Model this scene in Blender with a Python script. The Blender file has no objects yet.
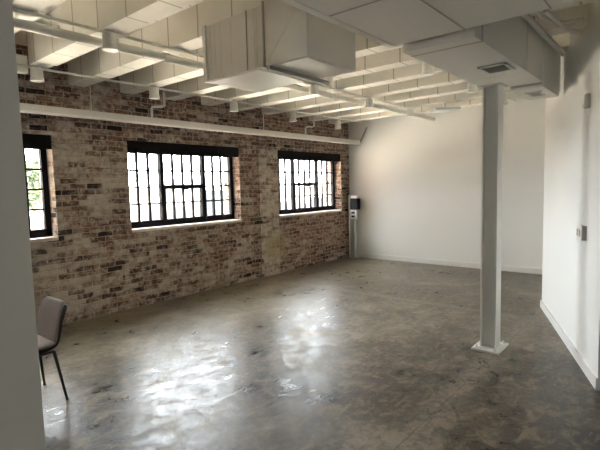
import bpy, bmesh, math, random
from mathutils import Vector, Matrix
random.seed(7)
C = bpy.context.scene.collection
SC = bpy.context.scene

# ------------------------------------------------------------------ helpers
class MB:
    """collects shapes, builds ONE mesh object"""
    def __init__(self): self.bm = bmesh.new()
    def _faces(self, vs, quads):
        v = [self.bm.verts.new(p) for p in vs]
        for q in quads:
            try: self.bm.faces.new([v[i] for i in q])
            except ValueError: pass
        return v
    def box(self, a, b, bevel=0.0, M=None):
        x0, y0, z0 = [min(a[i], b[i]) for i in range(3)]; x1, y1, z1 = [max(a[i], b[i]) for i in range(3)]
        t = bmesh.new()
        v = [t.verts.new(p) for p in ((x0,y0,z0),(x1,y0,z0),(x1,y1,z0),(x0,y1,z0),(x0,y0,z1),(x1,y0,z1),(x1,y1,z1),(x0,y1,z1))]
        for q in ((0,3,2,1),(4,5,6,7),(0,1,5,4),(1,2,6,5),(2,3,7,6),(3,0,4,7)): t.faces.new([v[i] for i in q])
        if bevel: bmesh.ops.bevel(t, geom=t.edges[:], offset=bevel, segments=2, affect='EDGES', profile=.7)
        self._merge(t, M); return self
    def _merge(self, t, M=None):
        if M is not None: bmesh.ops.transform(t, matrix=M, verts=t.verts[:])
        me = bpy.data.meshes.new('tmp'); t.to_mesh(me); t.free()
        self.bm.from_mesh(me); bpy.data.meshes.remove(me)
    def prism(self, pts, z0, z1):
        n = len(pts)
        a = sum(pts[i][0]*pts[(i+1)%n][1]-pts[(i+1)%n][0]*pts[i][1] for i in range(n))
        if a < 0: pts = pts[::-1]
        vs = [(x,y,z0) for x,y in pts]+[(x,y,z1) for x,y in pts]
        self._faces(vs, [list(range(n))[::-1], list(range(n,2*n))]+[(i,(i+1)%n,n+(i+1)%n,n+i) for i in range(n)]); return self
    def tube(self, pts, r, seg=12, cap=True):
        pts = [Vector(p) for p in pts]; rings = []
        rs = r if isinstance(r, (list, tuple)) else [r]*len(pts)
        up = None
        for i, p in enumerate(pts):
            d = (pts[min(i+1,len(pts)-1)]-pts[max(i-1,0)]).normalized()
            if up is None:
                up = Vector((0,0,1)) if abs(d.z) < .9 else Vector((1,0,0))
            s = d.cross(up).normalized(); u = s.cross(d).normalized(); up = u
            rings.append([self.bm.verts.new(p + (s*math.cos(t)+u*math.sin(t))*rs[i]) for t in [2*math.pi*k/seg for k in range(seg)]])
        for a, b in zip(rings, rings[1:]):
            for k in range(seg):
                self.bm.faces.new((a[k], a[(k+1)%seg], b[(k+1)%seg], b[k]))
        if cap:
            self.bm.faces.new(rings[0][::-1]); self.bm.faces.new(rings[-1])
        return self
    def lathe(self, prof, seg=24, at=(0,0,0)):
        rings = []
        for r, z in prof:
            rings.append([self.bm.verts.new((at[0]+max(r,1e-4)*math.cos(2*math.pi*k/seg), at[1]+max(r,1e-4)*math.sin(2*math.pi*k/seg), at[2]+z)) for k in range(seg)])
        for a, b in zip(rings, rings[1:]):
            for k in range(seg): self.bm.faces.new((a[k], b[k], b[(k+1)%seg], a[(k+1)%seg]))
        self.bm.faces.new(rings[0]); self.bm.faces.new(rings[-1][::-1]); return self
    def build(self, name, mat, parent=None, smooth=False, loc=None, uv=True):
        bm = self.bm
        bmesh.ops.recalc_face_normals(bm, faces=bm.faces[:])
        if uv:
            L = bm.loops.layers.uv.new('UVMap')
            for f in bm.faces:
                n = f.normal; ax = max(range(3), key=lambda i: abs(n[i]))
                for l in f.loops:
                    c = l.vert.co
                    l[L].uv = (c.y, c.z) if ax == 0 else (c.x, c.z) if ax == 1 else (c.x, c.y)
        me = bpy.data.meshes.new(name); bm.to_mesh(me); bm.free()
        if smooth:
            for p in me.polygons: p.use_smooth = True
            try: me.set_sharp_from_angle(angle=math.radians(35))
            except Exception: pass
        me.materials.append(mat)
        o = bpy.data.objects.new(name, me); C.objects.link(o)
        if loc: o.location = loc
        if parent: o.parent = parent
        return o

def tag(o, label, cat, group=None, kind=None):
    o['label'] = label; o['category'] = cat
    if group: o['group'] = group
    if kind: o['kind'] = kind
    return o
def thing(name, label, cat, loc=(0,0,0), rz=0, group=None, kind=None):
    o = bpy.data.objects.new(name, None); C.objects.link(o); o.empty_display_size = .1
    o.location = loc; o.rotation_euler = (0,0,rz)
    return tag(o, label, cat, group, kind)
def copy_thing(root, loc, label, rz=None):
    def cp(o, par):
        c = o.copy(); C.objects.link(c); c.parent = par
        for ch in list(o.children): cp(ch, c)
        return c
    r = cp(root, None); r.location = loc; r['label'] = label
    if rz is not None: r.rotation_euler = (0,0,rz)
    return r

# ------------------------------------------------------------------ materials
class N:
    def __init__(self, name):
        self.m = bpy.data.materials.new(name); self.m.use_nodes = True
        self.t = self.m.node_tree; self.p = self.t.nodes['Principled BSDF']
    def n(self, typ, **kw):
        nd = self.t.nodes.new(typ)
        for k, v in kw.items():
            if k.startswith('i_'):
                key = k[2:].replace('_', ' ')
                self.put(nd.inputs[int(key) if key.isdigit() else key], v)
            else: setattr(nd, k, v)
        return nd
    def put(self, sock, v):
        if isinstance(v, bpy.types.NodeSocket): self.t.links.new(v, sock)
        else: sock.default_value = v
    def noise(self, vec, scale, detail=4, rough=.55, dist=0):
        return self.n('ShaderNodeTexNoise', i_Vector=vec, i_Scale=scale, i_Detail=detail, i_Roughness=rough, i_Distortion=dist).outputs['Fac']
    def ramp(self, fac, *stops):
        r = self.n('ShaderNodeValToRGB', i_Fac=fac); e = r.color_ramp.elements
        while len(e) < len(stops): e.new(.5)
        for el, (pos, col) in zip(e, stops):
            el.position = pos; el.color = (*col, 1) if not isinstance(col, (int, float)) else (col, col, col, 1)
        return r.outputs['Color']
    def mix(self, fac, a, b, mode='MIX'):
        m = self.n('ShaderNodeMix', data_type='RGBA', blend_type=mode)
        self.put(m.inputs[0], fac)
        self.put(m.inputs[6], a if isinstance(a, bpy.types.NodeSocket) else (*a, 1))
        self.put(m.inputs[7], b if isinstance(b, bpy.types.NodeSocket) else (*b, 1))
        return m.outputs[2]
    def math(self, op, a, b=0.0, c=0.0, clamp=False):
        m = self.n('ShaderNodeMath', operation=op, use_clamp=clamp)
        self.put(m.inputs[0], a); self.put(m.inputs[1], b); self.put(m.inputs[2], c)
        return m.outputs[0]
    def coord(self, which='Object'): return self.n('ShaderNodeTexCoord').outputs[which]
    def xyz(self, v): return self.n('ShaderNodeSeparateXYZ', i_0=v).outputs
    def mapping(self, v, scale=(1,1,1), rot=(0,0,0)):
        return self.n('ShaderNodeMapping', i_Vector=v, i_Scale=scale, i_Rotation=rot).outputs[0]
    def bump(self, h, strength=.3, dist=.01):
        self.put(self.p.inputs['Normal'], self.n('ShaderNodeBump', i_Height=h, i_Strength=strength, i_Distance=dist).outputs[0])
    def set(self, **kw):
        for k, v in kw.items(): self.put(self.p.inputs[k.replace('_', ' ')], v if not isinstance(v, tuple) else (*v, 1))
        return self.m

def paint(name, col, rough=.6, var=.06, metal=0, scale=6, spec=.5, bump=0):
    a = N(name); v = a.coord()
    f = a.noise(v, scale, 5)
    c = a.mix(f, tuple(x*(1-var) for x in col), tuple(min(1, x*(1+var)) for x in col))
    if bump: a.bump(a.noise(v, scale*14, 3), bump, .004)
    return a.set(Base_Color=c, Roughness=rough, Metallic=metal, Specular_IOR_Level=spec)

def brick_mat(name, wash_bias=0.0):
    a = N(name); uv = a.coord('UV'); ob = a.coord('Object'); X = a.xyz(ob)
    jit = a.n('ShaderNodeTexNoise', i_Vector=ob, i_Scale=3.1, i_Detail=4).outputs['Color']
    uvw = a.n('ShaderNodeMixRGB', blend_type='LINEAR_LIGHT', i_0=.022, i_1=uv, i_2=jit).outputs[0]
    b = a.n('ShaderNodeTexBrick', i_Vector=uvw, i_Scale=1.0, i_Mortar_Size=.007, i_Mortar_Smooth=.6, i_Bias=0.0, i_Brick_Width=.205, i_Row_Height=.068,
            i_Color1=(.0,.0,.0,1), i_Color2=(1,1,1,1), i_Mortar=(.5,.5,.5,1))
    b.offset = .5; b.squash = 1.0
    rnd = b.outputs['Color']; mort = b.outputs['Fac']
    brick = a.ramp(rnd, (0,(.075,.045,.034)), (.2,(.14,.078,.055)), (.5,(.225,.125,.086)), (.8,(.285,.18,.13)), (1,(.35,.265,.205)))
    grain = a.noise(ob, 60, 5, .75); lump = a.noise(ob, 17, 5, .7, .5)
    brick = a.mix(a.n('ShaderNodeMapRange', i_Value=lump, i_1=.52, i_2=.62, i_3=0.0, i_4=.85).outputs[0], brick, (.47,.40,.33))
    brick = a.mix(a.n('ShaderNodeMapRange', i_Value=lump, i_1=.47, i_2=.38, i_3=0.0, i_4=.85).outputs[0], brick, (.075,.042,.030))
    mcol = a.mix(a.noise(ob, 9, 5, .7), (.10,.075,.055), (.62,.56,.48))
    col = a.mix(mort, brick, mcol)
    # worn limewash: brick by brick, and in large drifts; stronger towards the near end of the wall
    drift = a.noise(ob, 1.1, 6, .65, .8)
    fine = a.noise(ob, 9, 7, .75, .4)
    streak = a.noise(a.mapping(ob, (4,4,15)), 1.0, 5, .65)
    grad = a.n('ShaderNodeMapRange', i_Value=X[0], i_1=-7.5, i_2=-1.5, i_3=.15, i_4=-.08).outputs[0]
    high = a.n('ShaderNodeMapRange', i_Value=X[2], i_1=2.0, i_2=2.6, i_3=0.0, i_4=-.16).outputs[0]
    w = a.math('ADD', a.math('MULTIPLY', drift, .9), a.math('MULTIPLY', fine, .8))
    w = a.math('ADD', w, a.math('MULTIPLY', streak, .45))
    w = a.math('ADD', w, a.math('MULTIPLY', rnd, .22))
    w = a.math('ADD', w, a.math('ADD', grad, high))
    w = a.math('ADD', w, wash_bias)
    mask = a.n('ShaderNodeMapRange', i_Value=w, i_1=1.14, i_2=1.40, i_3=0.0, i_4=.85).outputs[0]
    wash = a.mix(a.noise(ob, 13, 6, .7), (.30,.255,.205), (.74,.67,.57))
    col = a.mix(mask, col, wash)
    # ochre plaster remains low on the wall by the third window
    dx = a.math('MULTIPLY', a.math('ADD', X[0], 2.45), 2.1); dz = a.math('MULTIPLY', a.math('ADD', X[2], -.5), 2.2)
    r2 = a.math('ADD', a.math('MULTIPLY', dx, dx), a.math('MULTIPLY', dz, dz))
    pm = a.n('ShaderNodeMapRange', i_Value=a.math('ADD', r2, a.math('MULTIPLY', a.noise(ob, 6, 7, .75), 3.4)), i_1=2.25, i_2=1.85, i_3=0.0, i_4=.7).outputs[0]
    col = a.mix(pm, col, (.36,.29,.16))
    # a few burnt, almost black headers
    col = a.mix(a.n('ShaderNodeMapRange', i_Value=a.math('ADD', rnd, a.math('MULTIPLY', drift, .5)), i_1=.30, i_2=.26, i_3=0.0, i_4=.9).outputs[0], col, (.020,.015,.012))
    h = a.math('SUBTRACT', a.math('MULTIPLY', grain, .35), a.math('MULTIPLY', mort, .8))
    h = a.math('ADD', h, a.math('MULTIPLY', rnd, .25))
    a.bump(h, .75, .012)
    return a.set(Base_Color=col, Roughness=.9, Specular_IOR_Level=.25)

def floor_mat():
    a = N('polished_concrete'); v = a.coord(); X = a.xyz(v)
    big = a.noise(v, .8, 6, .6, .35); mid = a.noise(v, 3.4, 8, .68, .5); fine = a.noise(v, 20, 7, .72, .2)
    mott = a.math('ADD', a.math('MULTIPLY', big, .45), a.math('ADD', a.math('MULTIPLY', mid, .35), a.math('MULTIPLY', fine, .20)))
    col = a.ramp(mott, (.42,(.038,.028,.018)), (.475,(.085,.067,.047)), (.52,(.150,.124,.091)), (.58,(.30,.255,.192)))
    spots = a.noise(v, 1.9, 9, .72, .3)
    col = a.mix(a.n('ShaderNodeMapRange', i_Value=spots, i_1=.58, i_2=.36, i_3=0.0, i_4=.75).outputs[0], col, (.050,.040,.029))
    col = a.mix(a.n('ShaderNodeMapRange', i_Value=fine, i_1=.54, i_2=.74, i_3=0.0, i_4=.4).outputs[0], col, (.31,.275,.225))
    # paler yellowish band along the brick wall, broken up by noise
    pale_band = a.math('MULTIPLY', a.n('ShaderNodeMapRange', i_Value=X[1], i_1=-2.2, i_2=-.4).outputs[0], a.n('ShaderNodeMapRange', i_Value=mid, i_1=.36, i_2=.62, i_3=.15, i_4=.6).outputs[0])
    col = a.mix(pale_band, col, (.31,.255,.165))
    # sawn joints
    jn = a.math('MULTIPLY', a.math('SUBTRACT', mid, .5), .10)
    d1 = a.math('ABSOLUTE', a.math('ADD', X[0], 2.83)); d2 = a.math('ABSOLUTE', a.math('ADD', X[1], 4.41))
    band = lambda d, w0, w1, s_: a.n('ShaderNodeMapRange', i_Value=d, i_1=w0, i_2=w1, i_3=s_, i_4=0.0).outputs[0]
    halo = a.math('MAXIMUM', band(a.math('ADD', d1, jn), .01, .09, .55), band(a.math('ADD', d2, jn), .02, .16, .6))
    halo = a.math('MULTIPLY', halo, a.n('ShaderNodeMapRange', i_Value=fine, i_1=.36, i_2=.60, i_3=.25, i_4=1.0).outputs[0])
    col = a.mix(halo, col, (.32,.285,.23))
    col = a.mix(a.math('MAXIMUM', band(d1, .003, .006, .6), band(d2, .003, .006, .6)), col, (.05,.042,.033))
    ro = a.n('ShaderNodeMapRange', i_Value=a.math('ADD', a.math('MULTIPLY', big, .5), a.math('MULTIPLY', mid, .5)), i_1=.35, i_2=.68, i_3=.26, i_4=.44).outputs[0]
    und = a.noise(v, 6.5, 5, .6, .5)
    wear = a.noise(a.mapping(v, (1,1.5,1), (0,0,.5)), 5.5, 8, .72, .7)
    ro = a.math('ADD', ro, a.n('ShaderNodeMapRange', i_Value=wear, i_1=.35, i_2=.65, i_3=-.07, i_4=.12).outputs[0])
    spc = a.n('ShaderNodeMapRange', i_Value=wear, i_1=.38, i_2=.62, i_3=.50, i_4=.14).outputs[0]
    col = a.mix(a.n('ShaderNodeMapRange', i_Value=wear, i_1=.50, i_2=.62, i_3=0.0, i_4=.65).outputs[0], col, (.32,.275,.21))
    col = a.mix(a.n('ShaderNodeMapRange', i_Value=wear, i_1=.49, i_2=.38, i_3=0.0, i_4=.6).outputs[0], col, (.042,.032,.021))
    a.bump(a.math('ADD', a.math('MULTIPLY', mid, .5), a.math('ADD', a.math('MULTIPLY', fine, .3), a.math('MULTIPLY', und, .6))), .36, .012)
    return a.set(Base_Color=col, Roughness=ro, Specular_IOR_Level=spc)

def beam_mat():
    a = N('whitewashed_board'); v = a.coord(); X = a.xyz(v)
    f = a.noise(v, 5, 6, .65); g = a.noise(a.mapping(v, (9,1.2,9)), 1, 4, .6)
    col = a.mix(f, (.76,.725,.655), (.87,.84,.77))
    col = a.mix(a.math('MULTIPLY', g, .25), col, (.66,.625,.55))
    fr = a.math('FRACT', a.math('MULTIPLY', a.math('ADD', X[1], 20.13), 1/.43))
    s = a.math('LESS_THAN', fr, .034)
    col = a.mix(a.math('MULTIPLY', s, .6), col, (.20,.17,.135))
    a.bump(a.math('SUBTRACT', a.math('MULTIPLY', f, .3), s), .5, .006)
    return a.set(Base_Color=col, Roughness=.75, Specular_IOR_Level=.3)

def glass_mat():
    a = N('window_glass'); t = a.t
    t.nodes.remove(a.p)
    tr = a.n('ShaderNodeBsdfTransparent', i_Color=(.97,.985,.98,1)); gl = a.n('ShaderNodeBsdfGlossy', i_Roughness=.02)
    fr = a.n('ShaderNodeLayerWeight', i_Blend=.5).outputs['Facing']; fr = a.math('ADD', a.math('MULTIPLY', a.math('POWER', fr, 5.0), .9), .045)
    mx = a.n('ShaderNodeMixShader', i_0=fr, i_1=tr.outputs[0], i_2=gl.outputs[0])
    t.links.new(mx.outputs[0], t.nodes['Material Output'].inputs[0]); return a.m

M = {}
M['brick'] = brick_mat('old_brick')
M['pier'] = brick_mat('washed_brick', .17)
M['floor'] = floor_mat()
M['beam'] = beam_mat()
M['glass'] = glass_mat()
M['wall'] = paint('white_wall_paint', (.81,.81,.79), .95, .015, scale=1.5, spec=.08)
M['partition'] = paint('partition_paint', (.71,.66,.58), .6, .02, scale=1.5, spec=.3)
M['trim'] = paint('white_trim_gloss', (.80,.79,.765), .4, .02)
M['ceil'] = paint('ceiling_deck', (.60,.57,.51), .8, .1, scale=3)
M['duct'] = paint('painted_duct_metal', (.68,.655,.60), .42, .05, scale=2.5)
M['seam'] = paint('duct_seam', (.36,.34,.30), .5, .05)
M['pipe'] = paint('painted_pipe', (.66,.64,.59), .45, .05)
M['lamp'] = paint('white_lamp_can', (.72,.705,.66), .4, .03)
M['lens'] = paint('frosted_lens', (.86,.85,.82), .3, .02)
M['steel'] = paint('black_window_steel', (.011,.010,.010), .75, .15, spec=.12)
M['sill'] = paint('pale_stone_sill', (.66,.56,.50), .8, .12, scale=14)
M['column'] = paint('column_enamel', (.70,.685,.64), .38, .03)
M['louver'] = paint('vent_shadow_metal', (.10,.095,.085), .5, .1)
M['vent'] = paint('vent_frame_metal', (.60,.58,.53), .4, .04)
M['plate'] = paint('switch_plastic', (.76,.755,.74), .35, .02)
M['grey'] = paint('grey_plastic', (.30,.30,.29), .5, .05)
M['post'] = paint('galvanised_post', (.42,.44,.45), .42, .08, metal=.3)
M['device'] = paint('dark_device_plastic', (.004,.006,.011), .5, .1, spec=.2)
M['fabric'] = paint('taupe_upholstery', (.235,.20,.182), .95, .12, scale=40, spec=.15, bump=.5)
M['shell'] = paint('black_chair_shell', (.02,.019,.019), .45, .1)
M['blackmetal'] = paint('black_chair_metal', (.016,.016,.016), .4, .1)
M['facade'] = paint('pale_render', (.22,.215,.20), .8, .05)
M['facade_dark'] = paint('grey_cladding', (.014,.015,.016), .8, .05)
M['blocker'] = paint('blocker_dark_brick', (.12,.085,.07), .9, .15, scale=3)
M['blue'] = paint('slate_blue_cladding', (.0055,.0085,.0135), .6, .08)
M['roof'] = paint('roof_felt', (.45,.44,.43), .8, .06)
M['leaf'] = paint('tree_leaf', (.016,.028,.007), .7, .35, scale=1.5)
M['bark'] = paint('tree_bark', (.10,.075,.05), .9, .2)
M['street'] = paint('pale_yard', (.76,.69,.59), .9, .06, scale=.3)

# ------------------------------------------------------------------ room
BZ = 2.88          # underside of the ceiling beams
SLAB = 3.24
WX0, WY0 = -12.2, -9.2
def struct(o, label=None, cat=None):
    o['kind'] = 'structure'
    if label: o['label'] = label
    if cat: o['category'] = cat
    return o

struct(MB().box((WX0-.3,WY0-.3,-.25),(.3,.45,0)).build('floor', M['floor']), 'polished mottled grey brown concrete floor of the loft', 'floor')
struct(MB().box((WX0-.3,WY0-.3,SLAB),(.3,.45,SLAB+.25)).build('ceiling', M['ceil']), 'whitewashed deck above the ceiling beams', 'ceiling')

OPEN = [(-8.22,-6.22), (-5.27,-3.27), (-2.32,-.32)]
ZS, ZH = 1.06, 2.27   # sill, top of opening (steel lintel fills 2.15-2.27)
WT = .42
mb = MB()
xs = WX0
for a, b in OPEN:
    mb.box((xs,0,0),(a,WT,SLAB)); mb.box((a,0,0),(b,WT,ZS)); mb.box((a,0,ZH),(b,WT,SLAB)); xs = b
mb.box((xs,0,0),(.15,WT,SLAB))
struct(mb.build('wall_left', M['brick']), 'worn whitewashed red brick wall with black steel windows', 'wall')
struct(MB().box((-2.83,-.014,0),(-2.345,0,2.27)).build('trim_1', M['pier']), 'pale filled-in strip of brick left of the farthest window', 'brick strip')

struct(MB().box((0,0,0),(.15,-4.6,SLAB)).build('wall_far', M['wall']), 'white painted wall at the far end of the room', 'wall')
A = Vector((-2.22,-4.37)); B = Vector((-4.505,-5.245)); D = (B-A).normalized(); Nn = Vector((-D.y, D.x))   # Nn points away from the windows
if Nn.y > 0: Nn = -Nn
q = lambda s, n: tuple(A + D*s + Nn*n)
LEN = (B-A).length
struct(MB().prism([q(0,0), q(LEN,0), q(LEN,.12), q(0,.12)], 0, SLAB).build('wall_right', M['wall']), 'angled white wall on the right with a light switch', 'wall')
struct(MB().box((-2.2,-4.5,0),(0,-4.6,SLAB)).build('wall_recess', M['wall']))
struct(MB().prism([q(LEN,.12), q(LEN-.12,.12), (-4.3,WY0), (-4.45,WY0)], 0, SLAB).build('wall_side', M['wall']))
struct(MB().box((WX0,WY0,0),(-4.3,WY0-.2,SLAB)).build('wall_back', M['wall']))
RY0, RY1, RZ0, RZ1 = -6.8, -6.2, 1.1, 1.8      # small unseen window added behind the camera for fill light
struct(MB().box((WX0,WY0,0),(WX0-.25,RY0,SLAB)).box((WX0,RY1,0),(WX0-.25,WT,SLAB)).box((WX0,RY0,0),(WX0-.25,RY1,RZ0)).box((WX0,RY0,RZ1),(WX0-.25,RY1,SLAB)).build('wall_rear', M['wall']))
rw = thing('window_4', 'small unseen window added in the rear wall for fill light', 'window', (WX0-.12,(RY0+RY1)/2,0), kind='structure')
MB().box((-.03,-.3,RZ0),(.03,-.26,RZ1)).box((-.03,.26,RZ0),(.03,.3,RZ1)).box((-.03,-.3,RZ0),(.03,.3,RZ0+.05)).box((-.03,-.3,RZ1-.05),(.03,.3,RZ1)).build('frame', M['steel'], rw)
MB().box((-.003,-.26,RZ0+.05),(.003,.26,RZ1-.05)).build('glass', M['glass'], rw)
# partition end close to the camera on the left
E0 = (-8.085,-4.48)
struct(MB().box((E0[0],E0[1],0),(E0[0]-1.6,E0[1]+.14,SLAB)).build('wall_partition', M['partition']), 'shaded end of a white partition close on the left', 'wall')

struct(MB().box((0,-.02,0),(-.018,-4.5,.10), .004).build('baseboard_far', M['trim']), 'white baseboard along the far white wall', 'baseboard')
struct(MB().prism([q(-.015,.0), q(-.015,-.016), q(LEN+.014,-.016), q(LEN+.014,.11), q(LEN,.11), q(LEN,0)], 0, .088).build('baseboard_right', M['trim']), 'white baseboard along the angled right wall', 'baseboard')

# ---- ceiling beams
ordw = ['first','second','third','fourth','fifth','sixth','seventh','eighth','ninth','tenth','eleventh','twelfth','thirteenth']
def seg_beam(name, x, y0, y1):
    o = MB().box((x,y0,BZ),(x+.19,y1,SLAB), .006).build(name, M['beam'])
    MB().box((x+.192,y0,BZ+.035),(x+.27,y1,SLAB), .004).build('side_board', M['beam'], o)
    return o
for i, k in enumerate(range(8, -5, -1)):
    x = -5.98 + .655*k
    o = seg_beam('ceiling_beam', x, -.62 if k == -1 else -.001, WY0)
    tag(o, 'whitewashed boxed ceiling beam, %s counted from the far white wall' % ordw[i], 'beam', 'whitewashed ceiling beams', 'structure')
o = MB().box((-7.02,-.60,2.80),(-6.63,-.50,BZ+.1), .03).build('beam_trimmer', M['beam'])
tag(o, 'short white trimmer between two beams at upper left, behind a lamp', 'beam', None, 'structure')

# ------------------------------------------------------------------ windows
FD = .17   # frame recess from the room face
def window(n, x0, x1, label):
    root = thing('window_%d' % n, label, 'window', (x0,0,0), kind='structure')
    W = x1-x0; zb, zt = ZS+.03, 2.15
    y0, y1 = FD, FD+.06
    # steel lintel, flush with the room face
    MB().box((.001,.004,2.145),(W-.001,FD+.14,ZH-.001), .004).build('lintel', M['steel'], root)
    MB().box((.001,.004,2.108),(W-.001,.016,2.150), .002).build('lintel_lip', M['steel'], root)
    MB().box((.001,-.012,ZS-.03),(W-.001,FD+.12,ZS+.012), .006).build('sill', M['sill'], root)
    f = MB(); fw = .065
    f.box((0,y0,zb-.02),(fw,y1,zt)).box((W-fw,y0,zb-.02),(W,y1,zt)).box((0,y0,ZS+.01),(W,y1,ZS+.105)).box((0,y0,zt-.035),(W,y1,zt+.01))
    fr = f.build('frame', M['steel'], root)
    inner = W-2*fw; pw = (inner-2*.062)/10
    m0 = fw+3*pw; m1 = m0+.062+4*pw
    lo, hi = ZS+.105, zt-.035
    MB().box((m0,y0-.01,lo),(m0+.062,y1,hi)).build('mullion', M['steel'], root)
    MB().box((m1,y0-.01,lo),(m1+.062,y1,hi)).build('mullion', M['steel'], root)
    rows = [lo+(hi-lo)*j/4 for j in range(5)]
    secs = [(fw,m0,3),(m0+.062,m1,4),(m1+.062,W-fw,3)]
    for si, (a, b, c) in enumerate(secs):
        mm = MB(); t = .0145
        for j in range(1, c):
            x = a+(b-a)*j/c; mm.box((x-t,y0+.012,lo),(x+t,y1-.008,hi))
        for j in range(1, 4):
            th = t*.85
            mm.box((a,y0+.014,rows[j]-th),(b,y1-.01,rows[j]+th))
        s = mm.build('glazing_bars', M['steel'], root)
        if si == 1: # operable vent in the middle
            MB().box((a,y0-.015,rows[2]-.032),(b,y1,rows[2]+.032)).box((a,y0-.012,lo),(a+.022,y1,rows[2])).box((b-.022,y0-.012,lo),(b,y1,rows[2])).build('vent_rail', M['steel'], root)
            MB().box(((a+b)/2-.05,y0-.04,rows[2]-.05),((a+b)/2+.05,y0-.015,rows[2]-.03), .004).build('latch', M['steel'], root)
        MB().box((a,y0+.03,lo),(b,y0+.034,hi)).build('glass', M['glass'], s)
    return root
window(1, *OPEN[0], 'black steel window cut off by the partition on the left')
window(2, *OPEN[1], 'black steel multi-pane window in the middle of the brick wall')
window(3, *OPEN[2], 'black steel multi-pane window nearest the far white wall')

# ------------------------------------------------------------------ column
def column():
    x, y, z1 = -4.055, -4.314, 2.479
    r = thing('steel_column', 'white painted steel column standing on the concrete floor', 'column', (x,y,0), kind='thing')
    bp = MB().box((-.165,-.125,0),(.165,.125,.022), .004).build('base_plate', M['column'], r)
    for sx in (-.125,.125):
        for sy in (-.085,.085):
            MB().lathe([(.016,0),(.016,.012),(.009,.014),(.009,.03),(0,.03)], 6, (sx,sy,.022)).build('anchor_bolt', M['column'], bp)
    h = .072
    s = MB().box((-h,h-.014,.022),(h,h,z1)).box((-h,-h,.022),(h,-h+.014,z1)).box((-.007,-h+.014,.022),(.007,h-.014,z1))
    s.build('shaft', M['column'], r)
    MB().box((-.10,-.10,z1-.014),(.10,.10,z1), .003).build('cap_plate', M['column'], r)
    return r
column()

# ------------------------------------------------------------------ ducts
def vent(name, x, y, z, lx, ly, label):
    r = thing(name, label, 'air vent', (x,y,z), group=None)
    f = MB()
    f.box((-lx,-ly,-.012),(lx,-ly+.022,0)).box((-lx,ly-.022,-.012),(lx,ly,0)).box((-lx,-ly,-.012),(-lx+.022,ly,0)).box((lx-.022,-ly,-.012),(lx,ly,0))
    f.build('frame', M['vent'], r)
    MB().box((-lx+.022,-ly+.022,-.003),(lx-.022,ly-.022,0)).build('throat', M['louver'], r)
    lv = MB(); k = -lx+.035
    while k < lx-.03:
        lv.box((k,-ly+.024,-.0025),(k+.012,ly-.024,-.001), 0, Matrix.Translation((k,0,-.006)) @ Matrix.Rotation(math.radians(-40),4,'Y') @ Matrix.Translation((-k,0,.0))); k += .026
    lv.build('louvers', M['vent'], r)
    return r
def ducts():
    # long supply duct beside the column, three stepped lengths
    r = thing('supply_duct', 'long white rectangular air duct running over the steel column', 'duct', (-4.8,-4.45,2.48))
    P = lambda a, b: (Vector(a)-Vector((-4.8,-4.45,2.48)), Vector(b)-Vector((-4.8,-4.45,2.48)))
    d = MB().box(*P((-5.62,-4.21,2.48),(-3.87,-4.69,BZ-.0005)), .004).build('duct_run', M['duct'], r)
    MB().box(*P((-5.50,-4.206,2.4785),(-5.48,-4.694,BZ-.006)), .003).build('joint_seam', M['seam'], d)
    MB().box(*P((-4.42,-4.206,2.4785),(-4.405,-4.694,BZ-.006)), .003).build('joint_seam', M['vent'], d)
    e = thing('duct_outlet', 'narrow end box of the air duct between the column and the right wall', 'duct', (-3.5,-4.55,2.445))
    Q = lambda a, b: (Vector(a)-Vector((-3.5,-4.55,2.445)), Vector(b)-Vector((-3.5,-4.55,2.445)))
    MB().box(*Q((-3.845,-4.405,2.445),(-3.16,-4.69,BZ-.0005)), .004).build('outlet_box', M['duct'], e)
    MB().box(*Q((-3.868,-4.42,2.462),(-3.845,-4.68,BZ-.02)), .002).build('shadow_collar', M['seam'], e)  # dark colour stands in for the shadow band at the duct step
    MB().box(*P((-5.70,-4.27,2.56),(-5.62,-4.63,BZ-.03)), .003).build('flexible_collar', M['seam'], r)
    # broad flat part towards the camera
    s = thing('ceiling_duct', 'broad flat panelled white duct across the top of the room', 'duct', (-7.5,-4.7,2.57))
    P2 = lambda a, b: (Vector(a)-Vector((-7.5,-4.7,2.57)), Vector(b)-Vector((-7.5,-4.7,2.57)))
    sx0, sx1, sy0, sy1, sz = -7.9, -5.70, -4.15, -5.45, 2.51
    MB().box(*P2((sx0,sy0,sz),(sx1,sy1,BZ-.0005)), .004).build('duct_body', M['duct'], s)
    for x in (-6.44,-7.2):
        MB().box(*P2((x-.006,sy0-.05,sz-.003),(x+.006,sy1,sz+.002))).build('panel_joint', M['seam'], s)
    for y in (-4.66,-5.12):
        MB().box(*P2((sx0,y-.004,sz-.003),(sx1-.003,y+.004,sz+.002))).build('panel_joint', M['seam'], s)
    MB().box(*P2((sx0,sy0,sz-.004),(sx1,sy0-.05,sz+.002)), .003).build('edge_flange', M['duct'], s)
    vent('air_vent', -4.73, -4.55, 2.478, .125, .105, 'louvred air vent in the duct underside just before the column')
    vent('air_vent', -3.53, -4.56, 2.445, .12, .075, 'louvred air vent in the narrow duct end beyond the column')
ducts()

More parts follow.
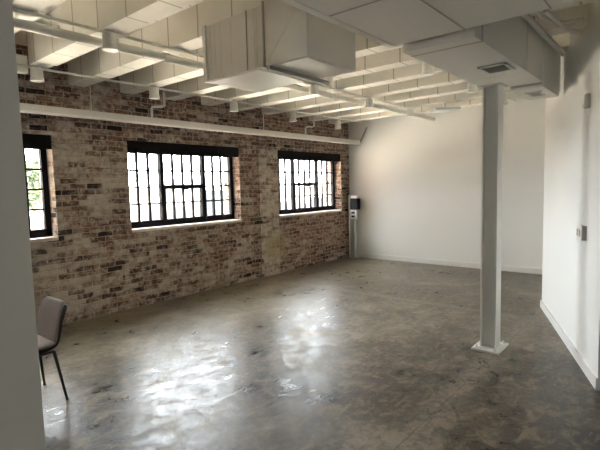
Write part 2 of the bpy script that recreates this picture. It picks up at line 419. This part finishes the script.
def fan_box():
    ox, oy, oz = -6.15, -3.81, 2.44
    r = thing('air_handler', 'large boxy painted sheet metal air unit under the beams at top centre', 'air handler', (ox,oy,oz))
    zt = BZ-.004-oz
    # local x: 0..0.57 away from camera, local y: 0..1.03 towards the windows
    MB().box((0,0,0),(.57,.375,zt), .003).box((0,0,zt-.02),(.155,.375,zt+.27), .003).build('plenum', M['duct'], r)
    MB().box((.0,.39,0),(.57,1.03,zt-.02), .003).build('unit_casing', M['duct'], r)
    for y in (.45,.475,.95,.90,.84,.72): MB().box((-.003,y,.01),(.0,y+.012,zt-.03)).build('casing_rib', M['duct'], r)
    MB().box((-.008,.376,-.006),(.575,.390,zt), .002).build('joint_seam', M['seam'], r)
    MB().box((-.006,.548,0),(.0,.556,zt-.02)).build('joint_seam', M['seam'], r)
    MB().box((-.016,1.0,-.006),(.575,1.035,zt-.015), .003).build('end_flange', M['duct'], r)
    # cross-break creases
    for (ya, za, yb, zb) in ((.36,.02,.0,.392),(.52,.22,.30,.0)):
        MB().tube([(-.001,ya,za),(-.001,yb,zb)], .0025, 6).build('panel_crease', M['duct'], r)
    MB().box((.0,.335,-.030),(.72,.365,-.002), .004).build('support_rail', M['seam'], r)
    v = MB().tube([(.72,.35,-.045),(.72,.35,.03)], .028, 14).build('drain_cap', M['pipe'], r)
    MB().box((.02,.02,-.006),(.55,.31,-.0), .002).build('access_panel', M['duct'], r)
    MB().box((.02,.46,-.006),(.55,.99,-.0), .002).build('access_panel', M['duct'], r)
fan_box()

# ------------------------------------------------------------------ pipes
def single(name, mb, mat, label, cat, group=None, smooth=True):
    return tag(mb.build(name, mat, smooth=smooth), label, cat, group)
r = thing('ceiling_pipe', 'thick white pipe running below the beams to the air unit', 'pipe', (-5,-1.97,2.82))
MB().tube([(-4.8,0,0),(4.99,0,0)], .036, 16).build('pipe_run', M['pipe'], r, True)
for x in (-2.3,-.95,.3,1.7,3.0):
    MB().tube([(x-.03,0,0),(x+.03,0,0)], .045, 16).build('coupling', M['pipe'], r, True)
for x in (-1.9,1.65,3.1):
    MB().tube([(x,0,.03),(x,0,.06)], .008, 8).build('hanger', M['pipe'], r)
def conduit(y, z, x0, x1, label):
    single('conduit', MB().tube([(x0,y,z),(x1,y,z)], .013, 10), M['pipe'], label, 'conduit', 'thin conduits feeding the ceiling lamps')
conduit(-.63, 2.86, -6.9, -.45, 'thin white conduit linking the lamp row near the brick wall')
conduit(-2.12, 2.864, -8.2, -1.2, 'thin white conduit linking the middle row of lamps')
conduit(-3.60, 2.864, -4.3, -.6, 'thin white conduit linking the lamp row beside the duct')

# ---- lamps
def lamp_proto():
    r = thing('ceiling_lamp', '', 'lamp', (0,0,0), group='white cylinder lamps under the beams')
    MB().lathe([(.0,-.03),(.018,-.03),(.018,-.012),(.042,-.010),(.042,0),(0,0)]).build('canopy', M['lamp'], r, True)
    MB().lathe([(.0,-.018),(.044,-.018),(.056,-.026),(.058,-.034),(.058,-.118),(.064,-.122),(.064,-.152),(.058,-.152),(.055,-.144),(0,-.144)]).build('lamp_can', M['lamp'], r, True)
    MB().lathe([(.0,-.146),(.052,-.146),(.048,-.152),(0,-.154)]).build('lens', M['lens'], r, True)
    return r
LX = [-6.57,-5.225,-3.915,-2.605,-1.295]
spots = []
nA = ['at upper left, next to the partition','hanging over the middle window','between the middle and farthest windows','over the left edge of the farthest window','nearest the corner of brick and white wall']
for i, x in enumerate(LX): spots.append((x,-.63,(2.88,2.88,2.865,2.835,2.82)[i],'white cylinder lamp of the brick wall row, '+nA[i]))
nB = ['nearest the camera at upper left','hidden behind the air unit','just right of the air unit','second to the right of the air unit','nearest the far white wall']
for i, x in enumerate(LX):
    if i != 1: spots.append((x,-2.12,2.88,'white cylinder lamp in the middle row, '+nB[i]))
for x, t in ((-3.875,'left of the duct vent'),(-2.565,'left of the column top'),(-1.255,'just right of the column top')): spots.append((x,-3.60,2.88,'white cylinder lamp beside the duct, '+t))
LP = lamp_proto()
for i, (x, y, z, lab) in enumerate(spots):
    if i == 0: LP.location = (x,y,z); LP['label'] = lab
    else: copy_thing(LP, (x,y,z), lab)

# ---- long trunking on the brick wall
ty = -.28
r = thing('wall_trunking', 'long white trunking rail hung in front of the brick wall above the windows', 'trunking', (-4.2,ty,2.46))
MB().box((-4.3,-.028,.018),(4.2,.028,.092), .004).build('channel', M['pipe'], r)
MB().box((-4.3,-.036,0),(4.2,.036,.02), .004).build('bottom_lip', M['trim'], r)
MB().tube([(4.19,-.02,.05),(4.19,-.2,.36)], .014, 8).build('end_brace', M['grey'], r)
for x in (-1.66,1.25): MB().tube([(x,0,.09),(x,0,.42)], .007, 8).build('hanger_rod', M['pipe'], r, True)
for xb, xl in ((-.85,-.985),(2.36,2.50)):
    # S-bend conduit from a lamp box down to the trunking
    pts = [(xb,0,.09),(xb,0,.20),(xb-.0,-.01,.225),(xb+.03,-.03,.235),(xb+.10,-.08,.235),(xb+.13,-.10,.25),(xb+.13,-.10,.42)]
    MB().tube(pts, .017, 10).build('feed_conduit', M['pipe'], r, True)

# ---- pipes over the right end, above the duct
single('sprinkler_pipe', MB().tube([(-6.0,-4.60,2.995),(-3.0,-4.60,2.995)], .022, 12) if False else MB().tube([(-5.4,-4.735,2.84),(-3.25,-4.735,2.84)], .024, 12), M['pipe'], 'white pipe running along the top right edge of the duct', 'pipe')
single('flexible_conduit', MB().tube([(-4.62,-4.86,2.86),(-4.35,-4.88,2.85),(-4.1,-4.90,2.84),(-3.95,-4.95,2.84),(-3.92,-4.99,2.83)], .017, 10), M['pipe'], 'bent white conduit crossing the dark beams at upper right', 'conduit')
single('ceiling_conduit', MB().tube([(-4.9,-4.82,2.865),(-4.45,-4.80,2.865),(-4.3,-4.84,2.86),(-4.22,-4.92,2.855),(-4.20,-5.05,2.855)], .015, 10), M['pipe'], 'white conduit elbow under the dark beams at top right', 'conduit')
single('standpipe', MB().tube([(-3.12,-4.668,2.5),(-3.12,-4.668,2.86)], .024, 12), M['trim'], 'short white upright pipe in the gap between duct and right wall', 'pipe')
# small ceiling access point at the end of the middle lamp row
r = thing('ceiling_fixture', 'small white winged fixture under the beams near the far white wall', 'fixture', (-1.28,-2.68,2.881))
MB().tube([(0,0,0),(0,0,-.10)], .018, 10).build('stem', M['pipe'], r, True)
MB().prism([(-.22,.02),(-.02,-.30),(.20,-.02),(.02,.22)], -.135, -.10).build('wing', M['post'], r)

# ------------------------------------------------------------------ wall devices
def on_right(s, z):   # a frame on the angled wall: local x along wall towards camera, local y out of the wall
    p = A + D*s; return Matrix.Translation((p.x,p.y,z)) @ Matrix(((D.x,-Nn.x,0,0),(D.y,-Nn.y,0,0),(0,0,1,0),(0,0,0,1)))
def wall_thing(name, label, cat, s, z):
    r = thing(name, label, cat); r.matrix_world = on_right(s, z); return r
S = lambda x: (x-A.x)/D.x
r = wall_thing('light_switch', 'white double light switch on the angled right wall', 'light switch', S(-4.03), 1.15)
MB().box((-.08,0,-.060),(.08,.034,.060), .003).build('shade_side_box', M['grey'], r)  # grey colour stands in for the shaded side of the switch
MB().box((-.084,.034,-.063),(.084,.040,.063), .002).build('cover_plate', M['plate'], r)
for k in (-.04,.04): MB().box((k-.014,.040,-.030),(k+.014,.045,.030), .002).build('rocker', M['grey'], r)
r = wall_thing('wall_sensor', 'small grey sensor box high on the angled right wall', 'sensor', S(-4.08), 2.235)
MB().box((-.03,0,-.06),(.03,.03,.055), .004).build('housing', M['grey'], r)
MB().lathe([(.0,.0),(.02,.0),(.026,.015),(.02,.03),(0,.032)], 16, (-.035,.018,-.05)).build('detector_head', M['plate'], r, True)

# ---- post with a dark box in the far corner
r = thing('equipment_post', 'grey upright post with a dark box near its top in the far corner', 'post', (-.10,-.15,0))
MB().box((-.04,-.055,0),(.04,.055,1.36), .004).build('post', M['post'], r)
MB().box((-.055,.055,.0),(.05,.075,1.392), .003).build('edge_channel', M['trim'], r)
MB().box((-.09,-.16,0),(.05,.10,.014), .003).build('foot_plate', M['post'], r)
MB().box((-.10,-.17,1.312),(-.0,-.02,1.37), .006).build('top_bracket', M['plate'], r)
hd = MB().box((-.10,-.15,.86),(-.042,.01,1.068), .006).build('lower_bracket', M['plate'], r)
bx = MB().box((-.13,-.195,1.07),(.0,-.015,1.31), .012).build('dark_box', M['device'], r)
MB().box((-.134,-.17,1.20),(-.129,-.05,1.28), .002).build('display', M['steel'], bx)
for z in (.90,.98): MB().box((-.106,-.11,z),(-.10,-.03,z+.04)).build('slot', M['device'], hd)

# ------------------------------------------------------------------ chair
def chair():
    # local: seat faces -x; origin on the floor under the seat centre
    r = thing('upholstered_chair', 'taupe padded side chair with black shell and thin black legs by the partition', 'chair', (-7.32,-1.905,-.0), math.radians(0))
    def pad(rows, thick, name, mat, par, off=0.0):
        # rows: list of (centre x, z, half width, normal (x,z)), lofted cushion
        mb = MB(); seg = 9; top = []; bot = []
        for (x, z, w, nx, nz, dish) in rows:
            ta, ba = [], []
            for k in range(seg):
                u = -1+2*k/(seg-1); yy = w*u
                e = (1-abs(u)**4)**.5
                d = dish*u*u
                ta.append(mb.bm.verts.new((x+nx*(off+thick*e*.5+d), yy, z+nz*(off+thick*e*.5+d))))
                ba.append(mb.bm.verts.new((x+nx*(off-thick*e*.5+d), yy, z+nz*(off-thick*e*.5+d))))
            top.append(ta); bot.append(ba)
        f = mb.bm.faces.new
        for i in range(len(rows)-1):
            for k in range(seg-1):
                f((top[i][k],top[i][k+1],top[i+1][k+1],top[i+1][k])); f((bot[i][k+1],bot[i][k],bot[i+1][k],bot[i+1][k+1]))
            f((top[i][0],top[i+1][0],bot[i+1][0],bot[i][0])); f((top[i+1][-1],top[i][-1],bot[i][-1],bot[i+1][-1]))
        for k in range(seg-1):
            f((top[0][k+1],top[0][k],bot[0][k],bot[0][k+1])); f((top[-1][k],top[-1][k+1],bot[-1][k+1],bot[-1][k]))
        bmesh.ops.remove_doubles(mb.bm, verts=mb.bm.verts[:], dist=1e-5)
        o = mb.build(name, mat, par, True)
        s = o.modifiers.new('sub', 'SUBSURF'); s.levels = 2; s.render_levels = 2
        return o
    back = [(.212,.445,.195,-.95,.3,.012),(.228,.49,.205,-.975,.2,.02),(.246,.59,.208,-.98,.18,.025),(.270,.685,.205,-.975,.2,.022),(.291,.735,.19,-.97,.22,.015),(.300,.760,.165,-.97,.22,.01)]
    seat = [(-.20,.425,.17,.1,1,.0),(-.175,.440,.20,.08,1,.008),(-.04,.440,.215,.02,1,.012),(.11,.430,.21,-.05,1,.012),(.185,.430,.20,-.3,.95,.014),(.208,.445,.19,-.6,.8,.012)]
    pad(back, .045, 'backrest', M['fabric'], r, .012)
    pad(seat, .05, 'seat', M['fabric'], r, .008)
    sh = [(-.19,.415,.175,.1,1,0),(-.04,.425,.218,.02,1,.015),(.12,.412,.216,-.1,1,.03),(.205,.425,.214,-.6,.8,.04),(.237,.50,.214,-.975,.2,.045),(.254,.59,.216,-.98,.18,.045),(.274,.675,.214,-.975,.2,.035),(.293,.73,.196,-.97,.22,.02)]
    pad(sh, .014, 'shell', M['shell'], r, -.022)
    for sx, sy in ((-1,-1),(-1,1),(1,-1),(1,1)):
        top = ((.185 if sx>0 else -.12), .15*sy, .392); bot = (.242*sx, (.185 if sy<0 else .245)*sy, .004)
        l = MB().tube([top, bot], [.0125,.009], 10).build('leg', M['blackmetal'], r, True)
        MB().tube([(bot[0],bot[1],0),(bot[0],bot[1],.012)], .011, 10).build('foot_cap', M['shell'], l, True)
    MB().tube([(-.12,-.15,.392),(.185,-.15,.392)], .010, 8).tube([(-.12,.15,.392),(.185,.15,.392)], .010, 8).tube([(0,-.15,.392),(0,.15,.392)], .010, 8).build('under_frame', M['blackmetal'], r, True)
    return r
chair()

# ------------------------------------------------------------------ outside
GZ = -4.5
struct(MB().box((-70,WT+.1,GZ-.3),(70,90,GZ)).build('ground', M['street']), 'pale yard outside the windows', 'ground')
def building(label, x0, x1, y0, y1, h, mat, win=True, nw=6):
    r = thing('building', label, 'building', ((x0+x1)/2,(y0+y1)/2,GZ))
    wx, wy = (x1-x0)/2, (y1-y0)/2
    MB().box((-wx,-wy,0),(wx,wy,h)).build('wall', mat, r)
    MB().box((-wx-.2,-wy-.2,h),(wx+.2,wy+.2,h+.35)).build('roof', M['roof'], r)
    if win:
        for k in range(nw):
            x = -wx+(k+.5)*2*wx/nw
            w = MB().box((x-.7,-wy-.06,h-3.2),(x+.7,-wy+.02,h-1.4)).build('window', M['facade_dark'], r)
            MB().box((x-.8,-wy-.12,h-3.3),(x+.8,-wy-.02,h-3.2)).build('window_sill', M['facade'], w)
    return r
building('long pale low building seen through the middle window', -1, 16, 24, 32, 6.2, M['facade'], True, 7)
building('pale building seen through the farthest window', 19, 40, 26, 34, 6.0, M['facade'], True, 7)
building('slate blue shed seen through the right panes of the middle window', 13.4, 14.45, 20.5, 22.5, 5.98, M['blue'], False)
building('slate blue shed seen through the right panes of the farthest window', 20.9, 22.1, 16.5, 18.0, 5.2, M['blue'], False)
building('pale wall of the building seen through the window at left', -14, -4, 26, 34, 6.0, M['facade'], True, 4)
building('tall unseen neighbour standing left of the windows, behind the partition', -34, -10.5, 9, 20, 15, M['blocker'], False)  # out of view; added to cut the sky light on the far wall
def tree(x, y, h):
    t = thing('tree', 'green leafy tree seen through the window cut off at left', 'tree', (x,y,GZ))
    MB().tube([(0,0,0),(.1,.05,h*.35),(0,.1,h*.7)], [.22,.17,.08], 10).build('trunk', M['bark'], t, True)
    rnd = random.Random(3); mb = MB()
    for i in range(1400):
        a = rnd.uniform(0,2*math.pi); u = rnd.uniform(-1,1); rr = 1.0*rnd.random()**.4
        c = Vector((math.cos(a)*math.sqrt(1-u*u)*rr, math.sin(a)*math.sqrt(1-u*u)*rr, h*.72+u*rr*1.0))
        e = Matrix.Rotation(rnd.uniform(0,6.28),3,'X') @ Matrix.Rotation(rnd.uniform(0,6.28),3,'Z')
        s = rnd.uniform(.10,.2)
        mb._faces([c+e@Vector(p)*s for p in ((-1,0,0),(0,-.45,.1),(1,0,0),(0,.45,.1))], [(0,1,2,3)])
    mb.build('crown', M['leaf'], t)
tree(-1.2, 14.5, 9.0)

# ------------------------------------------------------------------ light
w = bpy.data.worlds.new('overcast_sky'); SC.world = w; w.use_nodes = True
nt = w.node_tree; bg = nt.nodes['Background']
tc = nt.nodes.new('ShaderNodeTexCoord'); sp = nt.nodes.new('ShaderNodeSeparateXYZ'); rp = nt.nodes.new('ShaderNodeValToRGB')
nt.links.new(tc.outputs['Generated'], sp.inputs[0]); nt.links.new(sp.outputs[2], rp.inputs[0]); nt.links.new(rp.outputs[0], bg.inputs[0])
e = rp.color_ramp.elements; e[0].position = 0; e[0].color = (.82,.86,.90,1); e[1].position = .7; e[1].color = (.95,.97,1,1)
bg.inputs[1].default_value = 14.0
sl = bpy.data.lights.new('added_yard_sun', 'SUN'); sl.energy = 36; sl.angle = math.radians(6); sl.color = (1,.93,.82)
so = bpy.data.objects.new('added_yard_sun', sl); C.objects.link(so); so.location = (0,-10,20)
so.rotation_euler = Vector((-.25,.62,-1.0)).to_track_quat('-Z','Y').to_euler()   # added sun behind the building: lights the yard so its bounce brightens the ceiling
def portal(name, loc, rot, sx, sy):
    l = bpy.data.lights.new(name, 'AREA'); l.shape = 'RECTANGLE'; l.size = sx; l.size_y = sy; l.cycles.is_portal = True
    o = bpy.data.objects.new(name, l); C.objects.link(o); o.location = loc; o.rotation_euler = rot
for i, (a, b) in enumerate(OPEN): portal('window_daylight', ((a+b)/2,WT+.02,1.62), (math.radians(-90),0,0), b-a, 1.2)
portal('rear_fill_portal', (WX0-.2,(RY0+RY1)/2,(RZ0+RZ1)/2), (0,math.radians(-90),0), RZ1-RZ0, RY1-RY0)

# ------------------------------------------------------------------ camera
yaw, pitch, roll = 0.699264906, -0.0846417028, -0.0252525470
f = Vector((math.cos(pitch)*math.cos(yaw), math.cos(pitch)*math.sin(yaw), math.sin(pitch)))
r0 = f.cross(Vector((0,0,1))).normalized(); u0 = r0.cross(f)
rr = r0*math.cos(roll)+u0*math.sin(roll); uu = -r0*math.sin(roll)+u0*math.cos(roll)
cam = bpy.data.cameras.new('camera'); co = bpy.data.objects.new('camera', cam); C.objects.link(co)
cam.sensor_width = 36; cam.sensor_fit = 'HORIZONTAL'; cam.lens = 456.113/600*36; cam.clip_start = .05; cam.clip_end = 300
Rm = Matrix((rr, uu, -f)).transposed().to_4x4()
co.matrix_world = Matrix.Translation((-8.5066,-5.6935,1.6)) @ Rm
SC.camera = co

vs = SC.view_settings
SC.display_settings.display_device = 'sRGB'
vs.view_transform = 'Standard'; vs.look = 'None'; vs.gamma = 1; vs.exposure = 2.1
try: vs.use_curve_mapping = False
except Exception: pass
cy = SC.cycles
cy.max_bounces = 14; cy.diffuse_bounces = 8; cy.glossy_bounces = 5; cy.transparent_max_bounces = 12
cy.use_denoising = True
cy.sample_clamp_indirect = 10
cy.caustics_reflective = False; cy.caustics_refractive = False
